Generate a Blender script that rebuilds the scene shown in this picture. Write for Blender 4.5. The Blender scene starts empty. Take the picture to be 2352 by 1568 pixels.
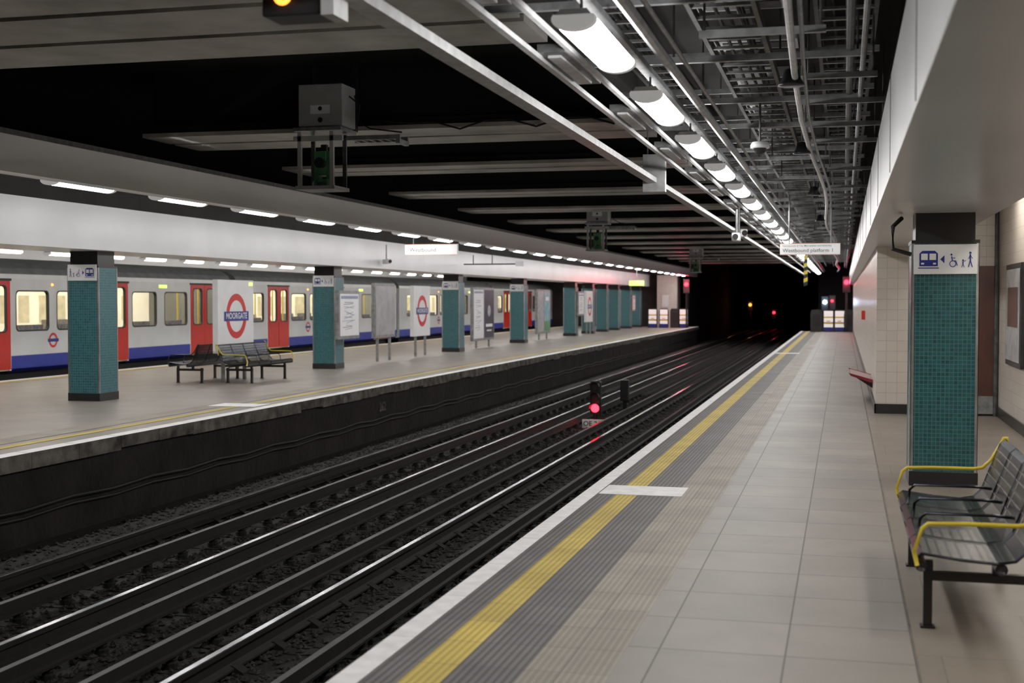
import bpy, bmesh, math, random
from mathutils import Vector, Matrix
random.seed(4)
sc = bpy.context.scene
col = sc.collection
pi = math.pi

# ------------------------------------------------------------------ materials
MATS = {}
def nodes(name):
    m = bpy.data.materials.new(name); m.use_nodes = True
    nt = m.node_tree
    return m, nt, nt.nodes['Principled BSDF']
def rgb(r, g, b):
    f = lambda c: ((c/255+0.055)/1.055)**2.4 if c/255 > 0.04045 else c/255/12.92
    return (f(r), f(g), f(b), 1)
def mk(name, c1, c2=None, rough=.6, metal=0, ns=4, bump=0, bs=40, em=0, spec=None, emc=None):
    m, nt, b = nodes(name)
    if c2 is None: c2 = tuple(x*.85 for x in c1[:3])+(1,)
    tc = nt.nodes.new('ShaderNodeTexCoord')
    n = nt.nodes.new('ShaderNodeTexNoise'); n.inputs['Scale'].default_value = ns; n.inputs['Detail'].default_value = 5
    nt.links.new(tc.outputs['Object'], n.inputs['Vector'])
    r = nt.nodes.new('ShaderNodeValToRGB')
    r.color_ramp.elements[0].position = .32; r.color_ramp.elements[0].color = c2
    r.color_ramp.elements[1].position = .68; r.color_ramp.elements[1].color = c1
    nt.links.new(n.outputs['Fac'], r.inputs['Fac'])
    nt.links.new(r.outputs['Color'], b.inputs['Base Color'])
    b.inputs['Roughness'].default_value = rough
    b.inputs['Metallic'].default_value = metal
    if spec is not None: b.inputs['Specular IOR Level'].default_value = spec
    if em:
        b.inputs['Emission Color'].default_value = emc or c1
        b.inputs['Emission Strength'].default_value = em
    if bump:
        n2 = nt.nodes.new('ShaderNodeTexNoise'); n2.inputs['Scale'].default_value = bs; n2.inputs['Detail'].default_value = 6
        nt.links.new(tc.outputs['Object'], n2.inputs['Vector'])
        bp = nt.nodes.new('ShaderNodeBump'); bp.inputs['Strength'].default_value = bump; bp.inputs['Distance'].default_value = .02
        nt.links.new(n2.outputs['Fac'], bp.inputs['Height']); nt.links.new(bp.outputs['Normal'], b.inputs['Normal'])
    MATS[name] = m
    return m
def mk_brick(name, c1, c2, mortar, w, h, ms, rough=.4, off=0, ou=0, ov=0, stain=.25, stain_scale=1.2, bump=.4, rvar=0):
    m, nt, b = nodes(name)
    N = nt.nodes.new; L = nt.links.new
    uv = N('ShaderNodeTexCoord'); mp = N('ShaderNodeMapping'); mp.inputs['Location'].default_value = (ou, ov, 0)
    L(uv.outputs['UV'], mp.inputs['Vector'])
    br = N('ShaderNodeTexBrick'); br.offset = off; br.squash = 1
    br.inputs['Scale'].default_value = 1; br.inputs['Brick Width'].default_value = w; br.inputs['Row Height'].default_value = h
    br.inputs['Mortar Size'].default_value = ms; br.inputs['Mortar Smooth'].default_value = .1
    br.inputs['Color1'].default_value = c1; br.inputs['Color2'].default_value = c2; br.inputs['Mortar'].default_value = mortar
    L(mp.outputs['Vector'], br.inputs['Vector'])
    no = N('ShaderNodeTexNoise'); no.inputs['Scale'].default_value = stain_scale; no.inputs['Detail'].default_value = 7; no.inputs['Roughness'].default_value = .65
    L(uv.outputs['Object'], no.inputs['Vector'])
    mr = N('ShaderNodeMapRange'); mr.inputs['From Min'].default_value = .3; mr.inputs['From Max'].default_value = .7
    mr.inputs['To Min'].default_value = 1-stain; mr.inputs['To Max'].default_value = 1.0
    L(no.outputs['Fac'], mr.inputs['Value'])
    mx = N('ShaderNodeMix'); mx.data_type = 'RGBA'; mx.blend_type = 'MULTIPLY'; mx.inputs['Factor'].default_value = 1
    L(br.outputs['Color'], mx.inputs['A']); L(mr.outputs['Result'], mx.inputs['B'])
    L(mx.outputs['Result'], b.inputs['Base Color'])
    b.inputs['Roughness'].default_value = rough
    if rvar:
        n3 = N('ShaderNodeTexNoise'); n3.inputs['Scale'].default_value = .7; n3.inputs['Detail'].default_value = 5
        L(uv.outputs['Object'], n3.inputs['Vector'])
        m3 = N('ShaderNodeMapRange'); m3.inputs['From Min'].default_value = .35; m3.inputs['From Max'].default_value = .65
        m3.inputs['To Min'].default_value = rough-rvar; m3.inputs['To Max'].default_value = rough+rvar
        L(n3.outputs['Fac'], m3.inputs['Value']); L(m3.outputs['Result'], b.inputs['Roughness'])
    bp = N('ShaderNodeBump'); bp.invert = True; bp.inputs['Strength'].default_value = bump; bp.inputs['Distance'].default_value = .004
    L(br.outputs['Fac'], bp.inputs['Height']); L(bp.outputs['Normal'], b.inputs['Normal'])
    MATS[name] = m
def mk_tactile(name, base, dark, kind, pitch, rough=.6):
    m, nt, b = nodes(name)
    N = nt.nodes.new; L = nt.links.new
    uv = N('ShaderNodeTexCoord'); sp = N('ShaderNodeSeparateXYZ'); L(uv.outputs['UV'], sp.inputs[0])
    def sn(out):
        a = N('ShaderNodeMath'); a.operation = 'MULTIPLY'; a.inputs[1].default_value = 2*pi/pitch; L(out, a.inputs[0])
        s = N('ShaderNodeMath'); s.operation = 'SINE'; L(a.outputs[0], s.inputs[0]); return s.outputs[0]
    sx = sn(sp.outputs[0])
    if kind == 'dots':
        sy = sn(sp.outputs[1]); a = N('ShaderNodeMath'); a.operation = 'MULTIPLY'; L(sx, a.inputs[0]); L(sy, a.inputs[1])
        ab = N('ShaderNodeMath'); ab.operation = 'ABSOLUTE'; L(a.outputs[0], ab.inputs[0]); pat = ab.outputs[0]; lo, hi = .35, .6
    else:
        pat = sx; lo, hi = -.5, 0.0
    mr = N('ShaderNodeMapRange'); mr.inputs['From Min'].default_value = lo; mr.inputs['From Max'].default_value = hi; L(pat, mr.inputs['Value'])
    no = N('ShaderNodeTexNoise'); no.inputs['Scale'].default_value = 2.2; no.inputs['Detail'].default_value = 6; L(uv.outputs['Object'], no.inputs['Vector'])
    br = N('ShaderNodeTexBrick'); br.offset = 0; br.inputs['Scale'].default_value = 1; br.inputs['Brick Width'].default_value = .4; br.inputs['Row Height'].default_value = .4
    br.inputs['Mortar Size'].default_value = .004; br.inputs['Color1'].default_value = (1, 1, 1, 1); br.inputs['Color2'].default_value = (.8, .8, .8, 1); br.inputs['Mortar'].default_value = (.55, .55, .55, 1)
    L(uv.outputs['UV'], br.inputs['Vector'])
    mx = N('ShaderNodeMix'); mx.data_type = 'RGBA'; mx.inputs['A'].default_value = dark; mx.inputs['B'].default_value = base; L(mr.outputs['Result'], mx.inputs['Factor'])
    m2 = N('ShaderNodeMix'); m2.data_type = 'RGBA'; m2.blend_type = 'MULTIPLY'; m2.inputs['Factor'].default_value = 1; L(mx.outputs['Result'], m2.inputs['A']); L(br.outputs['Color'], m2.inputs['B'])
    r2 = N('ShaderNodeMapRange'); r2.inputs['From Min'].default_value = .3; r2.inputs['From Max'].default_value = .7; r2.inputs['To Min'].default_value = .75; L(no.outputs['Fac'], r2.inputs['Value'])
    m3 = N('ShaderNodeMix'); m3.data_type = 'RGBA'; m3.blend_type = 'MULTIPLY'; m3.inputs['Factor'].default_value = 1; L(m2.outputs['Result'], m3.inputs['A']); L(r2.outputs['Result'], m3.inputs['B'])
    L(m3.outputs['Result'], b.inputs['Base Color']); b.inputs['Roughness'].default_value = rough
    bp = N('ShaderNodeBump'); bp.inputs['Strength'].default_value = .5; bp.inputs['Distance'].default_value = .005; L(mr.outputs['Result'], bp.inputs['Height']); L(bp.outputs['Normal'], b.inputs['Normal'])
    MATS[name] = m

mk_brick('teal_tile', rgb(44, 112, 122), rgb(28, 88, 98), rgb(96, 134, 138), .042, .042, .003, rough=.3, stain=.15, bump=.5)
mk_brick('teal_tile_deep', rgb(34, 98, 102), rgb(20, 76, 82), rgb(80, 114, 114), .036, .036, .0028, rough=.27, stain=.15, bump=.5)
mk_brick('cream_tile', rgb(224, 214, 203), rgb(216, 206, 195), rgb(182, 172, 160), .15, .15, .003, rough=.28, stain=.12)
mk_brick('slab', rgb(152, 146, 138), rgb(139, 133, 126), rgb(80, 75, 70), .58, .62, .005, rough=.52, ou=.25+.58*4, ov=.1, stain=.25)
mk_brick('terrazzo', rgb(141, 131, 119), rgb(133, 123, 112), rgb(104, 95, 86), .9, .9, .003, rough=.42, stain=.3, off=.5)
mk_brick('platform_paving', rgb(152, 144, 135), rgb(142, 134, 126), rgb(116, 108, 101), .6, .6, .003, rough=.42, stain=.28)
mk_tactile('rib_grey', rgb(122, 118, 116), rgb(80, 77, 75), 'rib', .036)
mk_tactile('rib_yellow', rgb(232, 204, 96), rgb(196, 170, 68), 'rib', .036)
mk_tactile('blister_buff', rgb(142, 134, 121), rgb(174, 166, 153), 'dots', .066)
mk('white_paint', rgb(250, 250, 250), rgb(232, 231, 230), .6, ns=9)
mk('concrete', rgb(120, 114, 106), rgb(84, 80, 76), .8, ns=5, bump=.4)
mk('sooty_wall', rgb(38, 34, 31), rgb(9, 8, 8), .9, ns=1.8, bump=1, bs=9)
mk('coping', rgb(132, 128, 120), rgb(58, 54, 49), .8, ns=5, bump=.6)
mk('ballast_bed', rgb(24, 22, 20), rgb(11, 10, 9), .9, ns=22, bump=1, bs=45)
mk('ballast_stone', rgb(50, 46, 42), rgb(18, 17, 15), .9, ns=30)
mk('sleeper_wood', rgb(18, 17, 16), rgb(10, 9, 9), .95, ns=8, bump=.4)
mk('rail_side', rgb(30, 27, 25), rgb(17, 15, 14), .7, .2, ns=12)
mk('chair_iron', rgb(18, 16, 15), rgb(11, 10, 10), .9, .0, ns=12)
mk('rail_top', rgb(205, 208, 212), rgb(160, 162, 166), .2, 1, ns=6)
mk('conductor_top', rgb(70, 68, 67), rgb(50, 48, 47), .45, .8, ns=6)
mk('black', rgb(20, 20, 21), rgb(14, 14, 15), .6)
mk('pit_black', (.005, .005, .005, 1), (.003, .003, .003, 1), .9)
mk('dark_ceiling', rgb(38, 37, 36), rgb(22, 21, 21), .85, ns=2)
mk('dark_metal', rgb(62, 62, 64), rgb(44, 44, 46), .45, .6)
mk('black_paint', rgb(26, 26, 28), rgb(18, 18, 20), .35)
mk('galv', rgb(158, 160, 161), rgb(120, 122, 123), .42, .5, ns=10)
mk('galv_bright', rgb(196, 197, 197), rgb(166, 167, 167), .4, .3, ns=10)
mk('galv_dull', rgb(96, 97, 98), rgb(66, 66, 67), .5, .4, ns=10)
mk('cabinet_grey', rgb(172, 174, 172), rgb(156, 158, 156), .5, 0, ns=6)
mk('lamp_body', rgb(196, 197, 196), rgb(182, 183, 182), .45, 0, ns=6)
mk('lamp_cap', rgb(190, 190, 188), rgb(176, 176, 174), .5, 0, ns=6, em=.2, emc=(1, .97, .93, 1))  # slight emission brightens the caps, which get only bounced light
mk('white_panel', rgb(236, 238, 240), rgb(224, 226, 228), .3, ns=.8)
mk('beam_clad', rgb(196, 197, 197), rgb(182, 182, 182), .28, .15, ns=.8)
mk('grey_panel', rgb(206, 207, 206), rgb(184, 185, 185), .42, ns=1.2)
mk('fascia_white', rgb(253, 253, 252), rgb(246, 246, 245), .32, ns=1.2)
mk('beam_metal', rgb(190, 186, 180), rgb(126, 122, 116), .4, .15, ns=1.5, bump=.1)
mk('steel_trim', rgb(190, 190, 188), rgb(150, 150, 150), .3, .9)
mk('bench_metal', rgb(66, 68, 74), rgb(42, 44, 50), .24, .9, ns=20)
mk('yellow_paint', rgb(222, 198, 50), rgb(206, 182, 42), .35)
mk('sign_white', rgb(240, 242, 244), rgb(232, 234, 236), .35)
mk('sign_lit', rgb(240, 242, 244), rgb(232, 234, 236), .35, em=.35, emc=(1, .98, .95, 1))
mk('sign_blue', rgb(24, 38, 140), rgb(20, 34, 128), .4)
mk('sign_red', rgb(216, 30, 34), rgb(205, 26, 30), .4)
mk('orange', rgb(225, 120, 50), rgb(215, 110, 45), .4)
mk('train_grey', rgb(216, 219, 220), rgb(205, 208, 210), .3, ns=1.5)
mk('train_blue', rgb(28, 50, 160), rgb(24, 42, 140), .3)
mk('train_red', rgb(208, 36, 22), rgb(196, 30, 20), .3)
mk('train_roof', rgb(108, 112, 114), rgb(86, 90, 92), .5)
mk('train_inside', rgb(250, 246, 228), rgb(226, 218, 188), .6, ns=2.5, em=.42, emc=rgb(255, 245, 212))  # inner walls and ceiling emit, standing in for light from the carriage lamps
mk('train_far_window', rgb(205, 194, 156), rgb(150, 140, 108), .3, ns=3, em=.34, emc=rgb(245, 230, 184))  # far panes get their own dimmer glow in the material
mk('train_lamp', (1, 1, 1, 1), em=5, emc=rgb(255, 247, 226))
mk('seat_cloth', rgb(90, 96, 130), rgb(150, 140, 110), .8, ns=14)
mk('lamp_white', (1, 1, 1, 1), (1, 1, 1, 1), .4, em=32, emc=(1, .98, .96, 1))
mk('lamp_fill', (1, 1, 1, 1), (1, 1, 1, 1), .4, em=34, emc=(1, .96, .91, 1))
mk('lamp_dim', (1, 1, 1, 1), (1, 1, 1, 1), .4, em=18, emc=(1, .92, .82, 1))
mk('red_glow', (1, .02, .02, 1), (1, .02, .02, 1), .4, em=22, emc=(1, .006, .012, 1))
mk('amber_glow', (1, .5, .1, 1), (1, .5, .1, 1), .4, em=3.2, emc=(1, .28, .03, 1))
mk('blue_glow', (.6, .8, 1, 1), (.6, .8, 1, 1), .4, em=90, emc=(.5, .75, 1, 1))
mk('green_glow', (.6, 1, .3, 1), (.6, 1, .3, 1), .4, em=1.4, emc=rgb(190, 235, 90))
mk('green_metal', rgb(90, 150, 105), rgb(76, 128, 88), .4)
mk('poster_navy', rgb(32, 34, 60), rgb(22, 24, 46), .35, ns=6)
mk('poster_sky', rgb(90, 150, 200), rgb(170, 200, 180), .35, ns=5)
mk('poster_grey', rgb(190, 190, 192), rgb(140, 142, 146), .35, ns=6)
mk('door_brown', rgb(86, 46, 36), rgb(70, 36, 28), .4)
mk('pale_line', rgb(150, 160, 190), rgb(130, 140, 170), .5)
mk('panel_blank', rgb(180, 182, 184), rgb(150, 152, 155), .4, .3, ns=3)
mk('perch_redlit', rgb(150, 44, 54), rgb(120, 36, 46), .25, .3)  # dark metal seat; the red light falling on it is put into the colour

# ------------------------------------------------------------------ builder
class B:
    def __init__(s): s.v = []; s.f = []; s.m = []; s.names = []
    def mi(s, mat):
        if mat not in s.names: s.names.append(mat)
        return s.names.index(mat)
    def poly(s, pts, mat):
        i = len(s.v); s.v += [tuple(p) for p in pts]; s.f.append(list(range(i, i+len(pts)))); s.m.append(s.mi(mat))
    def box(s, x0, x1, y0, y1, z0, z1, mat, **over):
        i = len(s.v); k = s.mi(mat)
        s.v += [(x0, y0, z0), (x1, y0, z0), (x1, y1, z0), (x0, y1, z0), (x0, y0, z1), (x1, y0, z1), (x1, y1, z1), (x0, y1, z1)]
        for n, q in (('bottom', (0, 3, 2, 1)), ('top', (4, 5, 6, 7)), ('front', (0, 1, 5, 4)), ('right', (1, 2, 6, 5)), ('back', (2, 3, 7, 6)), ('left', (3, 0, 4, 7))):
            s.f.append([i+a for a in q]); s.m.append(s.mi(over[n]) if n in over else k)
    def prism(s, prof, axis, a0, a1, mat, mats=None):
        def P(p, a):
            return {'y': (p[0], a, p[1]), 'x': (a, p[0], p[1]), 'z': (p[0], p[1], a)}[axis]
        i = len(s.v); n = len(prof)
        s.v += [P(p, a0) for p in prof] + [P(p, a1) for p in prof]
        for j in range(n):
            k = (j+1) % n
            s.f.append([i+j, i+k, i+n+k, i+n+j]); s.m.append(s.mi(mats[j] if mats and mats[j] else mat))
        s.f.append([i+j for j in range(n)]); s.m.append(s.mi(mat))
        s.f.append([i+n+j for j in reversed(range(n))]); s.m.append(s.mi(mat))
    def tube(s, pts, r, mat, n=8, cap=True):
        pts = [Vector(p) for p in pts]; base = len(s.v); k = s.mi(mat)
        for a, p in enumerate(pts):
            if a == 0: d = pts[1]-p
            elif a == len(pts)-1: d = p-pts[a-1]
            else: d = (pts[a+1]-p).normalized()+(p-pts[a-1]).normalized()
            d.normalize()
            up = Vector((0, 0, 1)) if abs(d.z) < .9 else Vector((0, 1, 0))
            if abs(d.y) > .9: up = Vector((0, 0, 1))
            e1 = d.cross(up).normalized(); e2 = d.cross(e1).normalized()
            for j in range(n):
                t = 2*pi*j/n; s.v.append(tuple(p+e1*r*math.cos(t)+e2*r*math.sin(t)))
        for a in range(len(pts)-1):
            for j in range(n):
                s.f.append([base+a*n+j, base+a*n+(j+1) % n, base+(a+1)*n+(j+1) % n, base+(a+1)*n+j]); s.m.append(k)
        if cap:
            s.f.append([base+j for j in range(n)]); s.m.append(k)
            s.f.append([base+(len(pts)-1)*n+j for j in range(n)]); s.m.append(k)
    def lathe(s, prof, c, mat, n=16, axis='z'):
        base = len(s.v); k = s.mi(mat)
        for (r, a) in prof:
            for j in range(n):
                t = 2*pi*j/n
                o = {'z': (r*math.cos(t), r*math.sin(t), a), 'y': (r*math.cos(t), a, r*math.sin(t)), 'x': (a, r*math.cos(t), r*math.sin(t))}[axis]
                s.v.append((c[0]+o[0], c[1]+o[1], c[2]+o[2]))
        for a in range(len(prof)-1):
            for j in range(n):
                s.f.append([base+a*n+j, base+a*n+(j+1) % n, base+(a+1)*n+(j+1) % n, base+(a+1)*n+j]); s.m.append(k)
        s.f.append([base+j for j in range(n)]); s.m.append(k)
        s.f.append([base+(len(prof)-1)*n+j for j in range(n)]); s.m.append(k)
    def p2(s, pts, mat, y=-.004): s.poly([(p[0], y, p[1]) for p in pts], mat)
    def disc2(s, c, r, mat, y=-.004, n=28): s.p2([(c[0]+r*math.cos(2*pi*j/n), c[1]+r*math.sin(2*pi*j/n)) for j in range(n)], mat, y)
    def ring2(s, c, r0, r1, mat, y=-.004, n=40):
        for j in range(n):
            a, b = 2*pi*j/n, 2*pi*(j+1)/n
            s.p2([(c[0]+r0*math.cos(a), c[1]+r0*math.sin(a)), (c[0]+r1*math.cos(a), c[1]+r1*math.sin(a)), (c[0]+r1*math.cos(b), c[1]+r1*math.sin(b)), (c[0]+r0*math.cos(b), c[1]+r0*math.sin(b))], mat, y)
    def rect2(s, x0, x1, z0, z1, mat, y=-.004): s.p2([(x0, z0), (x1, z0), (x1, z1), (x0, z1)], mat, y)
    def line2(s, a, b, w, mat, y=-.004):
        d = Vector((b[0]-a[0], b[1]-a[1])).normalized(); n = Vector((-d.y, d.x))*w/2
        s.p2([(a[0]+n.x, a[1]+n.y), (b[0]+n.x, b[1]+n.y), (b[0]-n.x, b[1]-n.y), (a[0]-n.x, a[1]-n.y)], mat, y)
    def holed(s, x, y0, y1, z0, z1, hy0, hy1, hz0, hz1, r, mat, rim='black', depth=.06):
        inner = []; outer = []
        K = 4
        for (cy, cz, a0, oy, oz) in ((hy1-r, hz1-r, 0, y1, z1), (hy0+r, hz1-r, pi/2, y0, z1), (hy0+r, hz0+r, pi, y0, z0), (hy1-r, hz0+r, 1.5*pi, y1, z0)):
            for j in range(K+1):
                a = a0+pi/2*j/K
                inner.append((cy+r*math.cos(a), cz+r*math.sin(a))); outer.append((oy, oz))
        n = len(inner)
        for j in range(n):
            k = (j+1) % n
            if outer[j] == outer[k]: s.poly([(x, *inner[j]), (x, *outer[j]), (x, *inner[k])], mat)
            else: s.poly([(x, *inner[j]), (x, *outer[j]), (x, *outer[k]), (x, *inner[k])], mat)
            s.poly([(x+.004, *inner[j]), (x+.004, *inner[k]), (x-depth, *inner[k]), (x-depth, *inner[j])], rim)
            cj = Vector((inner[j][0]-(hy0+hy1)/2, inner[j][1]-(hz0+hz1)/2)); ck = Vector((inner[k][0]-(hy0+hy1)/2, inner[k][1]-(hz0+hz1)/2))
            e = .03
            def out(c): 
                return ((hy0+hy1)/2+c.x*(1+e/((hy1-hy0)/2)), (hz0+hz1)/2+c.y*(1+e/((hz1-hz0)/2)))
            s.poly([(x+.005, *inner[j]), (x+.005, *out(cj)), (x+.005, *out(ck)), (x+.005, *inner[k])], rim)
    def obj(s, name, parent=None, loc=(0, 0, 0), rotz=0, bevel=0, smooth=False, **props):
        me = bpy.data.meshes.new(name); me.from_pydata(s.v, [], s.f)
        for nme in s.names: me.materials.append(MATS[nme])
        for p, k in zip(me.polygons, s.m): p.material_index = k; p.use_smooth = smooth
        uv = me.uv_layers.new(name='UVMap')
        for p in me.polygons:
            nx, ny, nz = (abs(c) for c in p.normal)
            for li in p.loop_indices:
                c = me.vertices[me.loops[li].vertex_index].co
                uv.data[li].uv = (c.y, c.z) if nx >= ny and nx >= nz else ((c.x, c.z) if ny >= nz else (c.x, c.y))
        me.update()
        o = bpy.data.objects.new(name, me); col.objects.link(o)
        o.location = loc; o.rotation_euler = (0, 0, rotz)
        if parent: o.parent = parent
        if bevel:
            md = o.modifiers.new('bevel', 'BEVEL'); md.width = bevel; md.segments = 2; md.limit_method = 'ANGLE'
        for k, val in props.items(): o[k] = val
        return o
def empty(name, loc, label, category, group=None, rotz=0):
    o = bpy.data.objects.new(name, None); o.empty_display_size = .2; col.objects.link(o)
    o.location = loc; o.rotation_euler = (0, 0, rotz); o['label'] = label; o['category'] = category
    if group: o['group'] = group
    return o
def dup(root, loc, rotz=None, label=None, parts=True):
    def rec(o, par):
        n = o.copy(); col.objects.link(n)
        if par is not None: n.parent = par
        if parts:
            for c in [c for c in o.children]: rec(c, n)
        return n
    n = rec(root, None); n.location = loc
    if rotz is not None: n.rotation_euler = (0, 0, rotz)
    if label: n['label'] = label
    return n
def text(parent, s, size, loc, mat, bold=0.0, align='CENTER', name='lettering'):
    c = bpy.data.curves.new('t', 'FONT'); c.body = s; c.size = size; c.align_x = align; c.align_y = 'CENTER'; c.offset = bold*size; c.resolution_u = 3
    t = bpy.data.objects.new('t', c); col.objects.link(t)
    dg = bpy.context.evaluated_depsgraph_get()
    me = bpy.data.meshes.new_from_object(t.evaluated_get(dg))
    bpy.data.objects.remove(t); 
    me.transform(Matrix.Rotation(pi/2, 4, 'X')); me.materials.clear(); me.materials.append(MATS[mat])
    o = bpy.data.objects.new(name, me); col.objects.link(o); o.parent = parent; o.location = loc
    return o
TR = [0]
def trim(b, **k):
    TR[0] += 1
    return b.obj('trim_%d' % TR[0], kind='structure', **k)

ZB = -1.0
RE, LE = -2.14, -8.45
YN, YF = -3.0, 80.0

# ------------------------------------------------------------------ floors
b = B(); b.box(RE+.08, 2.4, YN, 69, -1.2, -.001, 'sooty_wall', top='terrazzo'); b.obj('floor', kind='structure', label='grey stone slab platform floor')
b = B(); b.box(-16.5, LE-.08, YN, YF-1, -1.2, -.001, 'sooty_wall', top='platform_paving'); b.obj('floor', kind='structure', label='brownish grey island platform floor')
b = B(); b.box(-26, 4, YN, 150, -1.5, -1.2, 'pit_black'); b.obj('floor', kind='structure')
b = B(); b.box(LE-.07, RE+.07, YN, 150, -1.2, ZB, 'ballast_bed'); b.obj('floor', kind='structure', label='dark gravel track bed')
b = B(); b.box(-25, -16.51, YN, 150, -1.2, ZB, 'ballast_bed'); b.obj('floor', kind='structure')
def strip(x0, x1, mat, y0=YN, y1=69, z=.004):
    b = B(); b.box(x0, x1, y0, y1, -.001, z, mat); trim(b)
strip(-.98, .33, 'slab')
strip(-2.01, -1.85, 'rib_grey'); strip(-1.85, -1.67, 'rib_yellow'); strip(-1.67, -1.36, 'rib_grey'); strip(-1.36, -.98, 'blister_buff')
b = B(); y = YN
while y < 69:
    e = min(y+.898, 69); b.box(RE, -2.01, y, e, -.1, .008, 'coping', top='white_paint'); y += .9
trim(b)
b = B(); y = YN
while y < 79:
    e = min(y+.89, 79); b.box(LE-.2, LE, y, e, -.13-random.uniform(0, .05), .006, 'coping', top='white_paint'); y += .9
trim(b)
strip(-9.1, -8.97, 'rib_yellow', y1=79); strip(-9.62, -9.25, 'blister_buff', y1=79)
strip(-16.2, -16.02, 'rib_yellow', y1=79); strip(-16.5, -16.3, 'white_paint', y1=79)
b = B(); b.box(-2.0, -1.3, 10.86, 11.38, .004, .008, 'white_paint'); trim(b)
b = B(); b.box(-9.5, -8.72, 18.35, 18.9, .004, .008, 'white_paint'); trim(b)
b = B(); b.box(-2.0, -1.3, 40.4, 40.9, .004, .008, 'white_paint'); trim(b)
b = B(); b.box(.33, .34, YN, 69, -.001, .002, 'concrete'); trim(b)

# ------------------------------------------------------------------ tracks
def rail(x, conductor=False):
    b = B()
    if not conductor:
        z0 = -.96
        prof = [(-.065, 0), (.065, 0), (.065, .015), (.01, .035), (.01, .11), (.032, .122), (.032, .155), (.024, .16), (-.024, .16), (-.032, .155), (-.032, .122), (-.01, .11), (-.01, .035), (-.065, .015)]
        mats = [None]*len(prof); mats[7] = 'rail_top'; mats[6] = 'rail_top'; mats[8] = 'rail_top'
        lab = 'steel running rail with polished top'
    else:
        z0 = -.9
        prof = [(-.055, 0), (.055, 0), (.055, .02), (.028, .03), (.028, .12), (-.028, .12), (-.028, .03), (-.055, .02)]
        mats = [None]*8; mats[4] = 'conductor_top'
        lab = 'dark steel conductor rail on insulators'
    b.prism([(p[0], p[1]+z0) for p in prof], 'y', 0, 140, 'rail_side', mats)
    b.obj('rail', loc=(x, 2, 0), label=lab, category='rail', group='conductor rails' if conductor else 'running rails')
for x in (-2.76, -4.2, -5.8, -7.24): rail(x)
for x in (-3.48, -4.66, -6.52, -5.34): rail(x, True)
def sleeper(cx, cond, y):
    e = empty('railway_sleeper', (cx, y, ZB), 'dark timber sleeper set in the gravel under the rails', 'sleeper', 'railway sleepers')
    b = B(); b.box(-1.3, 1.3, -.125, .125, -.08, .008, 'sleeper_wood'); b.obj('timber', e, bevel=.006)
    for dx in (-.72, .72):
        b = B(); b.prism([(-.13, .005), (.13, .005), (.13, .025), (.05, .07), (-.05, .07), (-.13, .025)], 'y', -.05, .05, 'chair_iron')
        b.obj('rail_chair', e, loc=(dx, 0, 0))
    for dx in (0, cond):
        b = B(); b.lathe([(.06, .006), (.06, .05), (.045, .06), (.05, .075), (.045, .085), (.05, .1)], (0, 0, 0), 'chair_iron', 10)
        b.obj('insulator', e, loc=(dx, 0, 0))
    return e
sR = sleeper(-3.48, -1.18, 5); sL = sleeper(-6.52, 1.18, 5.2)
for k in range(1, 100):
    dup(sR, (-3.48, 5+.68*k, ZB), parts=k < 45); n = dup(sL, (-6.52, 5.2+.68*k, ZB), parts=k < 45)
for o in list(bpy.data.objects):
    if o.name.startswith('railway_sleeper') and o.type == 'EMPTY' and not o.children:
        me = [c for c in sR.children if c.name.startswith('timber')][0].data
        n = bpy.data.objects.new('railway_sleeper', me); col.objects.link(n); n.location = o.location
        for k in ('label', 'category', 'group'): n[k] = o[k]
        bpy.data.objects.remove(o)
b = B(); k = b.mi('ballast_stone')
for i in range(22000):
    y = 6+random.random()**1.6*30; x = random.uniform(-8.3, -2.4); r = random.uniform(.018, .036)
    i0 = len(b.v); a = random.random()*pi; ca, sa = math.cos(a), math.sin(a)
    for (dx, dy, dz) in ((1, 0, 0), (0, 1, 0), (-1, 0, 0), (0, -1, 0), (.2, .1, .8), (0, 0, -.6)):
        dx *= random.uniform(.7, 1.4)*r; dy *= random.uniform(.7, 1.2)*r
        b.v.append((x+dx*ca-dy*sa, y+dx*sa+dy*ca, ZB+.014+dz*r*random.uniform(.6, 1)))
    for q in ((0, 1, 4), (1, 2, 4), (2, 3, 4), (3, 0, 4), (1, 0, 5), (2, 1, 5), (3, 2, 5), (0, 3, 5)): b.f.append([i0+t for t in q]); b.m.append(k)
b.obj('gravel', kind='stuff', label='loose dark gravel ballast between the rails', category='gravel')
for z, r in ((-.62, .022), (-.7, .016)):
    b = B(); pts = []
    for j in range(80):
        pts.append((-8.5+.0, 5+j*.9, z+(.03 if j % 2 else 0)))
    b.tube(pts, r, 'black', 6); b.obj('cable', label='black cable clipped along the sooty platform wall', category='cable', group='platform wall cables')

# dwarf signal
e = empty('railway_signal', (-4.97, 26.6, ZB), 'low black railway signal showing a red light between the tracks', 'signal')
b = B(); b.prism([(-.3, 0), (.3, 0), (.22, .1), (-.22, .1)], 'y', -.18, .18, 'concrete'); b.obj('base', e)
b = B(); b.tube([(0, 0, .1), (0, 0, .3)], .05, 'black_paint', 10); b.obj('post', e)
b = B(); b.box(-.11, .11, -.06, .12, .27, .96, 'black_paint'); b.obj('signal_head', e, bevel=.03)
for z, m in ((.4, 'red_glow'), (.63, 'black'), (.85, 'black')):
    b = B(); b.lathe([(.08, -.08), (.085, -.06)], (0, 0, z), m, 20, 'y'); b.obj('lens', e)
    b = B()
    for j in range(10):
        a, c = pi*j/10, pi*(j+1)/10
        b.poly([(.1*math.cos(a), -.06, z+.1*math.sin(a)), (.1*math.cos(c), -.06, z+.1*math.sin(c)), (.1*math.cos(c), -.16, z+.1*math.sin(c)), (.1*math.cos(a), -.16, z+.1*math.sin(a))], 'black_paint')
    b.obj('lens_hood', e)
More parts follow.
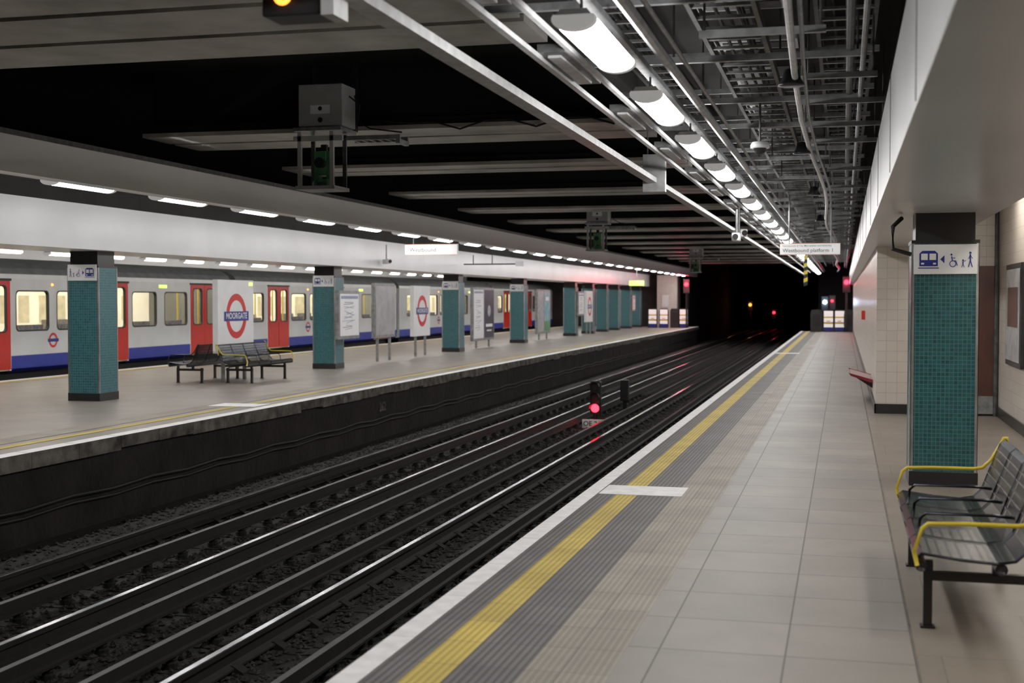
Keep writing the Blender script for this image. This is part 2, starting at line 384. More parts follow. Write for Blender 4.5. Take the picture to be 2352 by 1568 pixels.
b = B(); b.box(-.24, .24, -.21, -.195, .0, .18, 'sign_white'); b.obj('number_plate', e)
text(e, 'OE 260', .14, (0, -.215, .09), 'black', .01)
l = bpy.data.lights.new('signal_lamp', 'POINT'); l.energy = .6; l.color = (1, .05, .08); l.shadow_soft_size = .08
o = bpy.data.objects.new('signal_lamp', l); col.objects.link(o); o.parent = e; o.location = (0, -.3, .45)
e = empty('track_cabinet', (-5.0, 30.5, ZB), 'small black trackside relay post between the tracks', 'cabinet')
b = B(); b.box(-.1, .1, -.1, .1, .25, .75, 'black_paint'); b.obj('casing', e, bevel=.02)
b = B(); b.tube([(0, 0, 0), (0, 0, .26)], .05, 'black_paint', 8); b.obj('post', e)

# ------------------------------------------------------------------ ceilings
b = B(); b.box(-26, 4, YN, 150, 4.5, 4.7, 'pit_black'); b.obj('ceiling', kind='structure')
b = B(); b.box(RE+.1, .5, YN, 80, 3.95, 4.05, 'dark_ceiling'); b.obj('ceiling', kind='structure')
b = B(); b.box(-11.5, LE-.1, YN, 80, 3.38, 3.45, 'galv_dull'); b.obj('ceiling', kind='structure')
b = B(); b.box(-25, -12.5, YN, 80, 3.3, 3.4, 'grey_panel'); b.obj('ceiling', kind='structure')
b = B(); b.box(1.2, 2.3, YN, 19.6, 3.12, 3.2, 'grey_panel'); b.obj('ceiling', kind='structure')
beams = [(2.2, 3), (7.4, 3), (14.65, 2), (18.8, 2), (23.7, 2), (28.3, 2)]+[(32.8+4.5*i, 2) for i in range(10)]
for y0, n in beams:
    b = B()
    w = .78 if n == 3 else (.68 if y0 < 15 else .54)
    for i in range(n):
        ya = y0+i*(w+.12)
        b.box(0, 6.2, ya-y0, ya-y0+w, 3.65, 3.7, 'beam_metal')
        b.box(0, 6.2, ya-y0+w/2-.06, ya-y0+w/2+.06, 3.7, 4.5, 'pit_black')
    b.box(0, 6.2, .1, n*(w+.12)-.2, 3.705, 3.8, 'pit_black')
    b.obj('ceiling_beam', loc=(LE, y0, 0), label='riveted steel beam spanning the tracks under the dark roof', category='beam', group='steel roof beams')
b = B(); b.box(LE-.1, LE, YN, 78, 2.98, 3.37, 'fascia_white'); b.box(LE-.22, LE-.1, YN, 78, 2.98, 3.02, 'white_panel'); trim(b, label='grey sheet metal fascia above the platform edge')
b = B(); b.box(RE-.06, RE+.05, YN, 76, 2.985, 2.995, 'galv_bright'); b.box(RE+.035, RE+.05, YN, 76, 2.995, 3.04, 'galv_bright'); b.box(RE-.06, RE-.05, YN, 76, 2.995, 3.09, 'galv'); trim(b)
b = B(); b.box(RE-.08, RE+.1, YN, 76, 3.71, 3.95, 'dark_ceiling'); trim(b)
b = B(); b.box(-12.6, -11.45, YN, 80, 2.43, 3.13, 'white_panel'); b.box(-12.4, -11.5, YN, 80, 3.13, 3.5, 'dark_ceiling'); trim(b, label='white clad beam carried by the tiled pillars')
b = B(); b.box(.27, 1.3, YN, 72, 2.41, 3.03, 'beam_clad')
trim(b, label='pale metal clad beam carried by the tiled pillar')
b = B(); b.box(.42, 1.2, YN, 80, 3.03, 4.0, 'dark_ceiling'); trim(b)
for i in range(9):
    b = B(); b.box(.266, .27, 2.4+i*3.0, 2.41+i*3.0, 2.43, 3.03, 'galv_dull'); trim(b)

# ------------------------------------------------------------------ walls
b = B(); b.box(2.12, 2.3, YN, 19.6, 0, 3.15, 'cream_tile'); b.obj('wall_right', kind='structure', label='cream tiled wall')
b = B(); b.box(.46, 2.3, 19.6, 69, 0, 3.9, 'cream_tile'); o = b.obj('wall_right.001', kind='structure', label='cream tiled projecting wall')
b = B(); b.box(.44, 2.1, 19.58, 19.6, 0, .14, 'black_paint'); b.box(.44, .46, 19.58, 69, 0, .14, 'black_paint'); b.obj('baseboard_right', kind='structure')
b = B(); b.box(2.1, 2.12, YN, 19.58, 0, .14, 'black_paint'); b.obj('baseboard_right.001', kind='structure')
b = B(); b.box(-23.2, -23, YN, 80, -1, 3.3, 'white_panel'); b.obj('wall_left', kind='structure')
b = B(); b.box(-25, 4, 150, 150.3, -1.2, 4.5, 'pit_black'); b.obj('wall_far', kind='structure')
b = B(); b.box(-24, -9.6, 79, 79.3, -1.2, 4.5, 'dark_ceiling'); b.obj('wall_end', kind='structure')
b = B(); b.box(-9.3, -9.1, 79.3, 150, -1.2, 4.5, 'pit_black'); b.obj('wall_tunnel', kind='structure')
b = B(); b.box(-1.4, 3, 76, 76.3, -1.2, 4.5, 'pit_black'); b.box(-1.4, -1.2, 76.3, 150, -1.2, 4.5, 'pit_black'); b.obj('wall_tunnel.001', kind='structure')
b = B(); b.box(-10.9, -9.7, 78.4, 78.95, 0, 3.1, 'cream_tile'); b.obj('wall_end.001', kind='structure')
e = empty('door_1', (1.86, 19.58, 0), 'dark brown door with steel kick plate', 'door'); e['kind'] = 'structure'
b = B(); b.box(-.24, .24, -.05, 0, .02, 2.12, 'door_brown'); b.obj('door_leaf', e, bevel=.005)
b = B(); b.box(-.22, .22, -.06, -.05, .03, .28, 'galv'); b.obj('kick_plate', e)
b = B(); b.tube([(-.18, -.05, 1.0), (-.18, -.11, 1.0), (-.08, -.11, 1.0)], .01, 'galv'); b.obj('handle', e)
for i, y in enumerate((13.6, 17.55)):
    e = empty('wall_poster', (2.12, y, .8), 'framed poster fixed to the cream tiled wall', 'poster', 'framed wall posters', rotz=-pi/2)
    b = B(); b.box(-.75, .75, -.05, 0, 0, 1.3, 'dark_metal'); b.obj('frame', e, bevel=.01)
    b = B(); b.rect2(-.68, .68, .07, 1.23, 'poster_grey', -.055); b.rect2(-.5, .5, .5, 1.0, 'door_brown', -.058); b.obj('poster', e)
b = B(); b.tube([(2.08, 19.5, 0.0), (2.08, 19.5, 3.1)], .03, 'galv_dull'); b.obj('pipe', label='grey vertical conduit in the wall corner', category='pipe')
e = empty('perch_seat', (.46, 22.4, .3), 'sloping metal perch seat, red light in its colour, bracketed to the tiled wall', 'seat')
b = B(); b.prism([(-.36, .16), (-.34, .13), (0, .02), (0, .06)], 'y', -.8, .8, 'perch_redlit'); b.obj('seat', e, bevel=.008)
for dy in (-.6, .6):
    b = B(); b.prism([(0, -.08), (0, .03), (-.25, .11), (-.25, .08)], 'y', dy-.02, dy+.02, 'black_paint'); b.obj('bracket', e)

# ------------------------------------------------------------------ pillars
def pillar(w, d, h, loc, tile='teal_tile'):
    e = empty('pillar', loc, 'square pillar clad in teal mosaic tiles with steel corners', 'pillar', 'teal tiled pillars')
    b = B(); b.box(0, w, 0, d, .12, h-.25, tile); b.obj('tile_cladding', e)
    b = B(); b.box(-.01, w+.01, -.01, d+.01, 0, .13, 'black_paint'); b.obj('plinth', e, bevel=.004)
    b = B(); b.box(.03, w-.03, .03, d-.03, h-.26, h, 'black_paint'); b.box(-.006, w+.006, -.006, d+.006, h-.27, h-.24, 'black_paint'); b.obj('capital', e)
    for sx in (0, 1):
        for sy in (0, 1):
            b = B(); x = w*sx; y = d*sy; t = .022; u = .004
            b.box(min(x, x+(t if not sx else -t))-(u if not sx else 0), max(x, x+(t if not sx else -t))+(u if sx else 0), y-u if not sy else y-.001, y+.001 if not sy else y+u, .13, h-.26, 'steel_trim')
            b.box(x-u if not sx else x-.001, x+.001 if not sx else x+u, min(y, y+(t if not sy else -t))-(u if not sy else 0), max(y, y+(t if not sy else -t))+(u if sy else 0), .13, h-.26, 'steel_trim')
            b.obj('corner_trim', e)
    return e
PY = [18.8, 28.9, 39.2, 47.8, 57.5, 61.7, 65.5, 69, 73, 76.7]
p1 = pillar(.56, .56, 2.43, (-12.22, PY[0], 0))
for y in PY[1:]: dup(p1, (-12.22, y, 0))
pillar(.56, .56, 2.41, (.58, 12.06, 0), 'teal_tile_deep')
pillar(.56, .56, 2.41, (.58, 2.0, 0), 'teal_tile_deep')

def picto(loc, w, h, mirror=False):
    e = empty('direction_sign', loc, 'white sign with blue train, arrow, wheelchair and walking figures', 'sign', 'pictogram signs on pillars')
    b = B(); b.box(-w/2, w/2, -.02, 0, 0, h, 'sign_white'); b.obj('sign_panel', e, bevel=.004)
    s = h/.26; m = -1 if mirror else 1; Y = -.024
    cur = [B()]
    def X(x): return x*m*s
    def R(x0, x1, z0, z1, mt='sign_blue', y=Y): cur[0].rect2(X(x0), X(x1), z0*s, z1*s, mt, y)
    def Ln(a, c, w): cur[0].line2((X(a[0]), a[1]*s), (X(c[0]), c[1]*s), w*s, 'sign_blue', Y)
    def D(c, r): cur[0].disc2((X(c[0]), c[1]*s), r*s, 'sign_blue', Y, 14)
    def done(nm): cur[0].obj(nm, e); cur[0] = B()
    cur[0].p2([(X(-.22), .07*s), (X(-.065), .07*s), (X(-.065), .18*s), (X(-.09), .205*s), (X(-.195), .205*s), (X(-.22), .18*s)], 'sign_blue', Y)
    R(-.205, -.15, .125, .18, 'sign_white', Y-.002); R(-.135, -.08, .125, .18, 'sign_white', Y-.002)
    R(-.205, -.18, .085, .1, 'sign_white', Y-.002); R(-.105, -.08, .085, .1, 'sign_white', Y-.002)
    R(-.23, -.055, .05, .058); done('train_symbol')
    cur[0].p2([(X(-.045), .13*s), (X(-.01), .165*s), (X(-.01), .095*s)], 'sign_blue', Y); done('arrow_symbol')
    cur[0].ring2((X(.06), .09*s), .022*s, .029*s, 'sign_blue', Y, 20); D((.048, .17), .009); Ln((.05, .155), (.056, .115), .009); Ln((.056, .115), (.085, .115), .007); Ln((.085, .115), (.098, .075), .007); Ln((.05, .14), (.08, .14), .006); done('wheelchair_symbol')
    D((.145, .12), .008); Ln((.145, .11), (.145, .085), .009); Ln((.145, .085), (.133, .06), .006); Ln((.145, .085), (.156, .06), .006); Ln((.145, .105), (.17, .12), .005); done('child_symbol')
    D((.205, .185), .01); Ln((.205, .172), (.205, .118), .012); Ln((.205, .12), (.19, .06), .008); Ln((.205, .12), (.222, .06), .008); Ln((.205, .165), (.187, .13), .005); Ln((.205, .165), (.223, .135), .005); done('adult_symbol')
    return e
picto((.86, 12.05, 1.87), .53, .26)
picto((-11.94, PY[0]-.01, 1.95), .52, .26, True)
for y in PY[1:4]: picto((-11.94, y-.01, 1.95), .52, .26)

# ------------------------------------------------------------------ luminaires
def luminaire(mat, width=.22, L=1.34):
    e = empty('strip_light', (0, 0, 0), 'lit fluorescent batten with curved white diffuser and grey ends', 'light', 'fluorescent platform lights')
    w = width/2
    b = B(); b.prism([(-w+.02, -.03), (w-.02, -.03), (w-.04, 0), (-w+.04, 0)], 'y', -L/2, L/2, 'lamp_body'); b.obj('housing', e)
    A0, A1 = pi-.4, 2*pi+.4
    prof = [(w*math.cos(A0+(A1-A0)*j/14), -.05+.055*math.sin(A0+(A1-A0)*j/14)) for j in range(15)]
    b = B(); b.prism(prof, 'y', -L/2+.06, L/2-.06, mat); b.obj('diffuser', e, smooth=False)
    pc = [(p[0]*1.04, -.05+(p[1]+.05)*1.05) for p in prof]
    for sgn in (-1, 1):
        b = B(); b.prism(pc, 'y', sgn*(L/2-.06), sgn*(L/2), 'lamp_cap'); b.obj('end_cap', e)
    for yy in (-.45, .45):
        b = B(); b.tube([(0, yy, 0), (0, yy, .1)], .008, 'galv_dull', 6); b.obj('hanger', e)
    return e
L0 = luminaire('lamp_white'); L0.location = (-1.34, 7.2-5, 3.12)
for k in range(1, 29): dup(L0, (-1.34, 2.2+2.5*k, 3.12), parts=True)
for k in range(-2, 26): dup(L0, (-9.2, 14.45+2.5*k, 3.12))
L2 = luminaire('lamp_dim'); L2['group'] = 'fluorescent lights beyond the train'; L2.location = (-21, 22, 2.95)
for k in range(-1, 19):
    if k: dup(L2, (-21, 22+2.5*k, 2.95))
L3 = luminaire('lamp_dim', .2); L3['group'] = 'fluorescent lights beside the tiled wall'; L3.location = (1.72, 4, 3.02)
for k in range(1, 6): dup(L3, (1.72, 4+2.6*k, 3.02))
L_fill = luminaire('lamp_fill', .2); L_fill['group'] = 'unseen fill lights added on the train side of the island'; L_fill.location = (-14.2, 12, 3.2)  # unseen row added to brighten the train body
for k in range(1, 22): dup(L_fill, (-14.2, 12+3.0*k, 3.2))

# ------------------------------------------------------------------ ceiling services (near platform)
def thing(b, name, label, cat, group=None, **k):
    p = dict(label=label, category=cat)
    if group: p['group'] = group
    return b.obj(name, **p, **k)
def longbox(x0, x1, z0, z1, mat, name, label, cat, y0=YN, y1=74):
    b = B(); b.box(x0, x1, y0, y1, z0, z1, mat); thing(b, name, label, cat)
longbox(-1.375, -1.305, 3.22, 3.26, 'galv', 'trunking', 'galvanised lighting trunking above the strip lights', 'trunking')
longbox(-1.83, -1.79, 3.1, 3.13, 'galv_bright', 'trunking', 'slim galvanised trunking running along the platform ceiling', 'trunking')
longbox(-1.63, -1.6, 3.14, 3.17, 'galv_bright', 'trunking', 'slim galvanised trunking running along the platform ceiling', 'trunking')
longbox(-9.24, -9.16, 3.22, 3.26, 'galv', 'trunking', 'galvanised lighting trunking above the strip lights', 'trunking', y1=78)
for k in range(14):
    y = 4.5+2.5*k
    b = B(); b.box(-.085, .085, -.6, .6, 0, .05, 'galv_dull'); b.box(-.04, .04, -.5, .5, -.015, 0, 'galv_bright')
    thing(b, 'junction_box', 'flat pale metal junction tray fixed to the trunking', 'junction box', 'trunking junction trays', loc=(-1.715, y+1.3, 3.13))
for (x, z, r, m) in ((-1.1, 3.16, .034, 'galv'), (-1.02, 3.2, .015, 'galv'), (-.31, 3.16, .022, 'galv_bright'), (-.25, 3.19, .014, 'galv'), (.03, 3.4, .028, 'galv_dull'), (.12, 3.36, .02, 'galv'), (-.72, 3.68, .03, 'dark_metal')):
    b = B(); pts = [(x, YN, z)]
    y = YN
    while y < 72:
        y += 2.4
        pts.append((x+(.05*math.sin(y*.4) if abs(x+.31) < .1 else 0), y, z))
    b.tube(pts, r, m, 8); thing(b, 'conduit', 'metal conduit running along the platform ceiling', 'conduit', 'ceiling conduits')
def rack(x0, x1, z):
    e = empty('cable_rack', (0, 0, z), 'galvanised ladder cable rack hung from the ceiling', 'cable rack', 'cable racks')
    for x in (x0, x1):
        b = B(); b.box(x-.015, x+.015, YN, 74, 0, .07, 'galv_dull'); b.obj('side_rail', e)
    b = B(); y = YN
    while y < 60: b.box(x0, x1, y, y+.04, .01, .03, 'galv'); y += .35
    b.obj('rungs', e, kind='stuff')
    b = B()
    for i in range(5):
        xx = x0+.04+(x1-x0-.08)*i/4; pts = [(xx+random.uniform(-.02, .02), YN+j*1.5, .05+random.uniform(0, .02)) for j in range(50)]
        b.tube(pts, .014, 'black', 6)
    b.obj('cables', e, kind='stuff')
rack(-.95, -.55, 3.45); rack(-.2, .2, 3.62); rack(-1.75, -1.45, 3.6)
k = 0; y = 1.0
while y < 62:
    e = empty('ceiling_strut', (0, y, 3.34), 'galvanised channel strut crossing the platform ceiling on hangers', 'strut', 'ceiling channel struts')
    z = 0 if k % 2 == 0 else .22; xa = -2.08 if k % 3 else -1.7; xb = .25 if k % 2 else .1
    b = B(); b.box(xa, xb, -.022, .022, z, z+.045, 'galv'); b.obj('channel', e)
    for x in ([-1.9, -.5] if k % 2 else [-1.2, .08]):
        if x < xa: x = xa+.1
        b = B(); b.tube([(x, 0, z+.04), (x, 0, .62)], .008, 'galv_dull', 6); b.obj('hanger', e)
    y += random.uniform(.65, 1.15) if y > 4 else .8; k += 1
for k in range(30):
    y = 4+k*1.35+random.uniform(-.3, .3); x = random.uniform(-.9, -.2)
    b = B(); L = random.uniform(.5, .9)
    b.box(x, x+L, -.02, .02, 0, .04, 'galv'); b.tube([(x+.03, 0, .04), (x+.03, 0, .75)], .008, 'galv_dull', 6); b.tube([(x+L-.03, 0, .04), (x+L-.03, 0, .75)], .008, 'galv_dull', 6)
    thing(b, 'cable_bracket', 'trapeze bracket holding conduits under the ceiling', 'bracket', 'trapeze brackets', loc=(0, y, 3.2))
for k in range(14):
    b = B(); b.box(-.35, .35, -.35, .35, 0, .1, 'grey_panel'); b.box(-.28, .28, -.28, -.05, -.01, 0, 'galv_dull'); b.box(-.28, .28, .05, .28, -.01, 0, 'galv_dull')
    thing(b, 'ceiling_panel', 'pale square service panel under the dark ceiling', 'ceiling panel', 'ceiling service panels', loc=(-.75, 6+k*1.9, 3.85))
def dome(x, y, z):
    e = empty('dome_camera', (x, y, z), 'white domed camera hanging from the ceiling services', 'camera')
    b = B(); b.tube([(0, 0, .06), (0, 0, .5)], .01, 'galv_dull'); b.obj('stem', e)
    b = B(); b.lathe([(.03, .06), (.07, .055), (.085, .03), (.085, 0)], (0, 0, 0), 'sign_white', 20); b.obj('housing', e, smooth=True)
    b = B(); b.lathe([(.06, 0), (.055, -.03), (.035, -.05), (.01, -.058)], (0, 0, 0), 'dark_metal', 20); b.obj('lens_dome', e, smooth=True)
dome(-.75, 12.1, 3.02)
def speaker(x, y, z, m='black_paint'):
    e = empty('loudspeaker', (x, y, z), 'black bell shaped loudspeaker hanging from the ceiling', 'loudspeaker', 'ceiling loudspeakers')
    b = B(); b.lathe([(.02, .11), (.05, .1), (.065, .04), (.09, 0), (.09, -.01)], (0, 0, 0), m, 20); b.obj('horn', e, smooth=True)
    b = B(); b.tube([(0, 0, .1), (0, 0, .5)], .008, 'galv_dull'); b.obj('stem', e)
speaker(-.36, 9.2, 3.12); speaker(-.42, 13.5, 3.12); speaker(-.4, 18, 3.05); speaker(-.42, 24, 3.05)
def cctv(loc, rotz=0):
    e = empty('cctv_camera', loc, 'white box security camera on a ceiling bracket', 'camera', 'security cameras', rotz=rotz)
    b = B(); b.box(-.06, .06, -.2, .12, -.07, .05, 'sign_white'); b.obj('casing', e, bevel=.015)
    b = B(); b.lathe([(.045, -.225), (.045, -.2)], (0, 0, -.01), 'black', 14, 'y'); b.obj('lens', e)
    b = B(); b.tube([(0, 0, .05), (0, 0, .42)], .018, 'galv'); b.obj('bracket', e)
cctv((-1.62, 20.5, 2.62)); cctv((-1.62, 21.0, 2.7), .5)
b = B(); b.box(-.13, .13, -.05, .05, -.43, 0, 'galv_bright'); b.tube([(-.08, 0, 0), (-.08, 0, .6)], .01, 'galv', 6); b.tube([(.08, 0, 0), (.08, 0, .6)], .01, 'galv', 6)
thing(b, 'metal_box', 'plain galvanised box hung on the platform edge channel', 'box', loc=(-2.12, 15, 3.31), bevel=.004)
e = empty('repeater_signal', (-2.36, 5.5, 2.905), 'grey platform repeater signal box with orange lamp', 'signal')
b = B(); b.box(-.16, .13, -.1, .1, 0, .4, 'dark_metal'); b.obj('casing', e, bevel=.01)
b = B(); b.lathe([(.035, -.12), (.045, -.1)], (-.06, 0, .09), 'amber_glow', 16, 'y'); b.obj('lens', e)
b = B(); b.box(.13, .19, -.12, .05, -.01, .4, 'galv_bright'); b.obj('bracket', e)
e = empty('hanging_marker', (-1.0, 36, 2.0), 'yellow and black striped marker hanging from the ceiling', 'marker')
b = B()
for j in range(8): b.prism([(-.05, j*.1), (.05, j*.1+.04), (.05, j*.1+.14), (-.05, j*.1+.1)], 'y', -.02, .02, 'yellow_paint' if j % 2 else 'black')
b.obj('striped_board', e)
b = B(); b.tube([(0, 0, .8), (0, 0, 1.4)], .01, 'galv'); b.obj('hanger', e)

# ------------------------------------------------------------------ monitoring stations over the tracks
def station(loc, main=False):
    e = empty('survey_station', loc, 'grey cabinet with caged green survey instrument hung from roof beam', 'survey equipment', 'roof mounted survey equipment')
    b = B(); b.box(-.27, .27, -.12, .3, .64, 1.12, 'cabinet_grey'); b.obj('cabinet', e, bevel=.01)
    b = B(); b.rect2(-.12, .12, .78, .88, 'sign_white', -.124); b.disc2((0, .84), .025, 'dark_metal', -.127, 12); b.obj('maker_plate', e)
    b = B(); b.disc2((0, .71), .03, 'dark_metal', -.124, 12); b.obj('lock', e)
    b = B()
    b.box(-.3, .28, -.2, .3, .58, .62, 'galv'); b.box(-.25, -.205, -.2, -.16, -.05, .57, 'cabinet_grey'); b.box(.145, .19, -.2, -.16, -.05, .57, 'cabinet_grey')
    b.box(-.25, -.205, .2, .23, -.05, .57, 'galv_dull'); b.box(.145, .19, .2, .23, -.05, .57, 'galv_dull'); b.box(-.27, .21, -.22, .25, -.09, -.05, 'cabinet_grey')
    b.box(-.3, .3, -.2, -.16, .46, .52, 'cabinet_grey')
    b.obj('cage', e)
    b = B(); b.box(-.11, -.06, -.05, .08, .02, .36, 'green_metal'); b.box(.04, .09, -.05, .08, .02, .36, 'green_metal'); b.lathe([(.055, -.14), (.06, .1)], (-.01, 0, .22), 'dark_metal', 14, 'y'); b.box(-.06, .04, -.06, .06, .08, .36, 'green_metal'); b.lathe([(.13, -.05), (.13, 0), (.1, .04)], (-.01, 0, 0), 'green_metal', 14)
    b.box(-.04, .03, -.02, .05, .36, .44, 'black')
    b.obj('survey_instrument', e, bevel=.006)
    b = B(); b.box(.28, .93, -.02, .02, .48, .53, 'galv'); b.box(.28, .93, .25, .29, .48, .53, 'galv'); b.box(.88, .93, -.02, .3, .43, .48, 'galv')
    for j in range(6): b.box(.33+j*.1, .35+j*.1, .02, .25, .48, .51, 'galv')
    b.obj('side_bracket', e)
    for x in (-.25, .25):
        b = B(); b.box(x-.02, x+.02, .25, .38, 1.0, 1.04, 'dark_metal'); b.box(x-.02, x+.02, .3, .38, .62, 1.44, 'dark_metal'); b.obj('support', e)
    b = B(); b.tube([(.27, .1, 1.0), (.4, .1, .9), (.38, .1, .7), (.53, .1, .62), (.88, .2, .58)], .01, 'black', 6)
    b.obj('lead', e)
    return e
s = station((-5.85, 14.2, 3.0)); dup(s, (-6.0, 32.4, 2.95)); dup(s, (-6.0, 54.9, 2.85))
b = B(); pts = [(-5.2, 14.45, 3.72)]+[(-5.2+j*.3, 14.5, 3.66+(.04 if j % 3 else -.05)) for j in range(1, 10)]
b.tube(pts, .012, 'black', 6); thing(b, 'cable', 'black cable looped along the roof beam', 'cable')

# ------------------------------------------------------------------ benches
def bench(loc, rotz, arms='yellow_paint', label=''):
    e = empty('bench', loc, label, 'bench', 'perforated steel platform benches', rotz)
    L = 2.16; n = 4; w = L/n
    prof = [(-.31, .37), (-.32, .395), (-.29, .42), (-.1, .395), (.06, .385), (.14, .40), (.19, .45), (.24, .58), (.30, .74), (.33, .765), (.345, .75)]
    t = [(p[0]+.004, p[1]-.014) for p in prof]; t[0] = (-.30, .365); t[-1] = (.335, .745)
    for i in range(5, 10): t[i] = (prof[i][0]+.014, prof[i][1]-.006)
    for i in range(n):
        y0 = -L/2+i*w+.015; y1 = y0+w-.03
        b = B()
        for j in range(len(prof)-1):
            a, c, d, f = prof[j], prof[j+1], t[j+1], t[j]
            if 1 < j < 8:
                m = 13
                for q in range(m):
                    ya = y0+(y1-y0)*q/m; yb = ya+(y1-y0)/m*.68
                    b.poly([(a[0], ya, a[1]), (c[0], ya, c[1]), (c[0], yb, c[1]), (a[0], yb, a[1])], 'bench_metal')
                    b.poly([(f[0], ya, f[1]), (f[0], yb, f[1]), (d[0], yb, d[1]), (d[0], ya, d[1])], 'bench_metal')
            else:
                b.poly([(a[0], y0, a[1]), (c[0], y0, c[1]), (c[0], y1, c[1]), (a[0], y1, a[1])], 'bench_metal')
                b.poly([(f[0], y0, f[1]), (f[0], y1, f[1]), (d[0], y1, d[1]), (d[0], y0, d[1])], 'bench_metal')
        for (px, pz) in ((-.245, .41), (-.2, .404), (-.15, .398), (-.1, .39), (-.05, .388), (0, .384), (.05, .382), (.1, .388), (.212, .5), (.232, .555), (.25, .6), (.27, .655), (.288, .7)): b.box(px-.006, px+.006, y0, y1, pz-.005, pz+.003, 'bench_metal')
        for yy in (y0, y1): b.tube([(p[0]+.003, yy, p[1]-.005) for p in prof], .009, 'bench_metal', 6)
        b.obj('seat', e)
    arm = [(-.31, .36), (-.325, .43), (-.29, .54), (-.26, .565), (-.1, .57), (.15, .57), (.2, .58), (.25, .63), (.325, .77), (.345, .77), (.35, .74), (.29, .56)]
    for yy in (-L/2-.01, L/2+.01):
        b = B(); b.tube([(p[0], yy, p[1]) for p in arm], .0105, arms, 10); b.obj('armrest', e, smooth=True)
    for i in range(1, n):
        yy = -L/2+i*w
        b = B(); b.tube([(-.28, yy, .41), (-.27, yy, .5), (-.24, yy, .53), (.1, yy, .53), (.2, yy, .52)], .009, 'bench_metal', 8); b.obj('armrest', e, smooth=True)
    b = B(); b.tube([(-.29, -L/2, .355), (-.29, L/2, .355)], .028, 'black_paint', 10); b.obj('support_beam', e, smooth=True)
    b = B(); b.tube([(.08, -L/2+.02, .35), (.08, L/2-.02, .35)], .03, 'black_paint', 10); b.obj('support_beam', e, smooth=True)
    for yy in (-.83, .73):
        for x in (-.245, .27):
            b = B(); b.box(x-.022, x+.022, yy-.022, yy+.022, 0, .3, 'black_paint'); b.box(x-.035, x+.035, yy-.035, yy+.035, 0, .01, 'black_paint'); b.obj('leg', e)
        b = B(); b.box(-.268, .30, yy-.02, yy+.02, .24, .285, 'black_paint'); b.box(-.26, -.22, yy-.02, yy+.02, .28, .34, 'black_paint'); b.box(.06, .1, yy-.02, yy+.02, .28, .34, 'black_paint'); b.obj('cross_bar', e)
    return e
bench((.665, 7.68, 0), 0, label='perforated steel bench with yellow end armrests beside tiled pillar')
bench((-11.5, 24.3, 0), pi, label='perforated steel bench with yellow armrests in front of name board')
bench((-12.5, 24.2, 0), 0, arms='black_paint', label='dark perforated steel bench back to back with another bench')

# ------------------------------------------------------------------ boards
def roundel_board(y0, y1, X=-12.0, legs=True, group='station name boards'):
    W = y1-y0; H = 1.46
    e = empty('name_board', (X, (y0+y1)/2, 0), 'white station name board with red ring and blue bar', 'sign', group, pi/2)
    b = B(); b.box(-W/2, W/2, -.06, .06, .58, .58+H, 'sign_white'); b.obj('board', e, bevel=.008)
    for x in (-W*.3, W*.3):
        b = B(); b.box(x-.03, x+.03, -.03, .03, 0, .58, 'galv'); b.obj('leg', e)
    c = (0, .58+H*.5)
    b = B(); b.ring2(c, .32, .455, 'sign_red', -.064, 48); b.obj('ring', e)
    b = B(); b.rect2(-.55, .55, c[1]-.095, c[1]+.095, 'sign_blue', -.068); b.obj('bar', e)
    text(e, 'MOORGATE', .17, (0, -.071, c[1]), 'sign_white', .012)
    return e
rb = roundel_board(23.5, 25.1)
b = B(); b.box(.58, .76, -.063, -.06, 1.93, 2.0, 'green_glow'); b.obj('notice_strip', rb)
roundel_board(35.6, 37.1)
def poster_board(y0, y1, z0, z1, faces, X=-12.0, leg=True, label='', name='poster_board'):
    W = y1-y0
    e = empty(name, (X, (y0+y1)/2, 0), label, 'poster board', None, pi/2)
    b = B(); b.box(-W/2, W/2, -.05, .05, z0, z1, 'galv'); b.obj('frame', e, bevel=.01)
    n = len(faces)
    for i, m in enumerate(faces):
        b = B(); xa = -W/2+.07+i*W/n*.98; xb = xa+W/n-.12
        b.rect2(xa, xb, z0+.08, z1-.08, m, -.054)
        cx, cz = (xa+xb)/2, (z0+z1)/2; hw, hh = (xb-xa)/2, (z1-z0)/2
        if m == 'sign_white':
            random.seed(7+i)
            for q in range(14):
                z = cz-hh*.6+hh*1.2*q/14; b.line2((cx-hw*random.uniform(.3, .8), z), (cx+hw*random.uniform(.2, .8), z+random.uniform(-.1, .1)), .012, random.choice(['pale_line', 'pale_line', 'galv_dull']), -.056)
            b.rect2(xa+.05, xb-.05, z1-.2, z1-.13, 'pale_line', -.056)
        elif m == 'poster_navy':
            b.disc2((cx, cz+.1), .2, 'poster_grey', -.056); b.rect2(cx-hw*.7, cx+hw*.7, cz-.45, cz-.35, 'sign_white', -.056); b.rect2(cx-hw*.5, cx+hw*.5, cz-.6, cz-.55, 'sign_white', -.056)
        elif m == 'poster_sky':
            b.rect2(xa, xb, z0+.1, z0+.5, 'green_metal', -.056); b.rect2(cx-hw*.6, cx+hw*.6, z1-.45, z1-.3, 'sign_white', -.056)
        b.obj('poster', e)
    if leg:
        for x in (-W*.3, W*.3):
            b = B(); b.box(x-.03, x+.03, -.03, .03, 0, z0, 'galv'); b.obj('leg', e)
    return e
poster_board(28.75, 30.1, .7, 1.86, ['sign_white'], X=-11.55, leg=False, label='framed white map fixed to the side of teal pillar')
poster_board(32.4, 34.0, .62, 2.08, ['panel_blank'], label='blank grey metal board on posts')
poster_board(41.8, 44.5, .25, 2.05, ['sign_white', 'poster_navy'], label='double poster board with white map and navy advert')
poster_board(51.2, 53.6, .25, 2.05, ['poster_grey', 'poster_sky'], label='double poster board with grey and sky blue adverts')
poster_board(57.6, 58.9, .9, 2.0, ['sign_white'], X=-11.6, leg=False, label='framed white poster on the side of teal pillar')
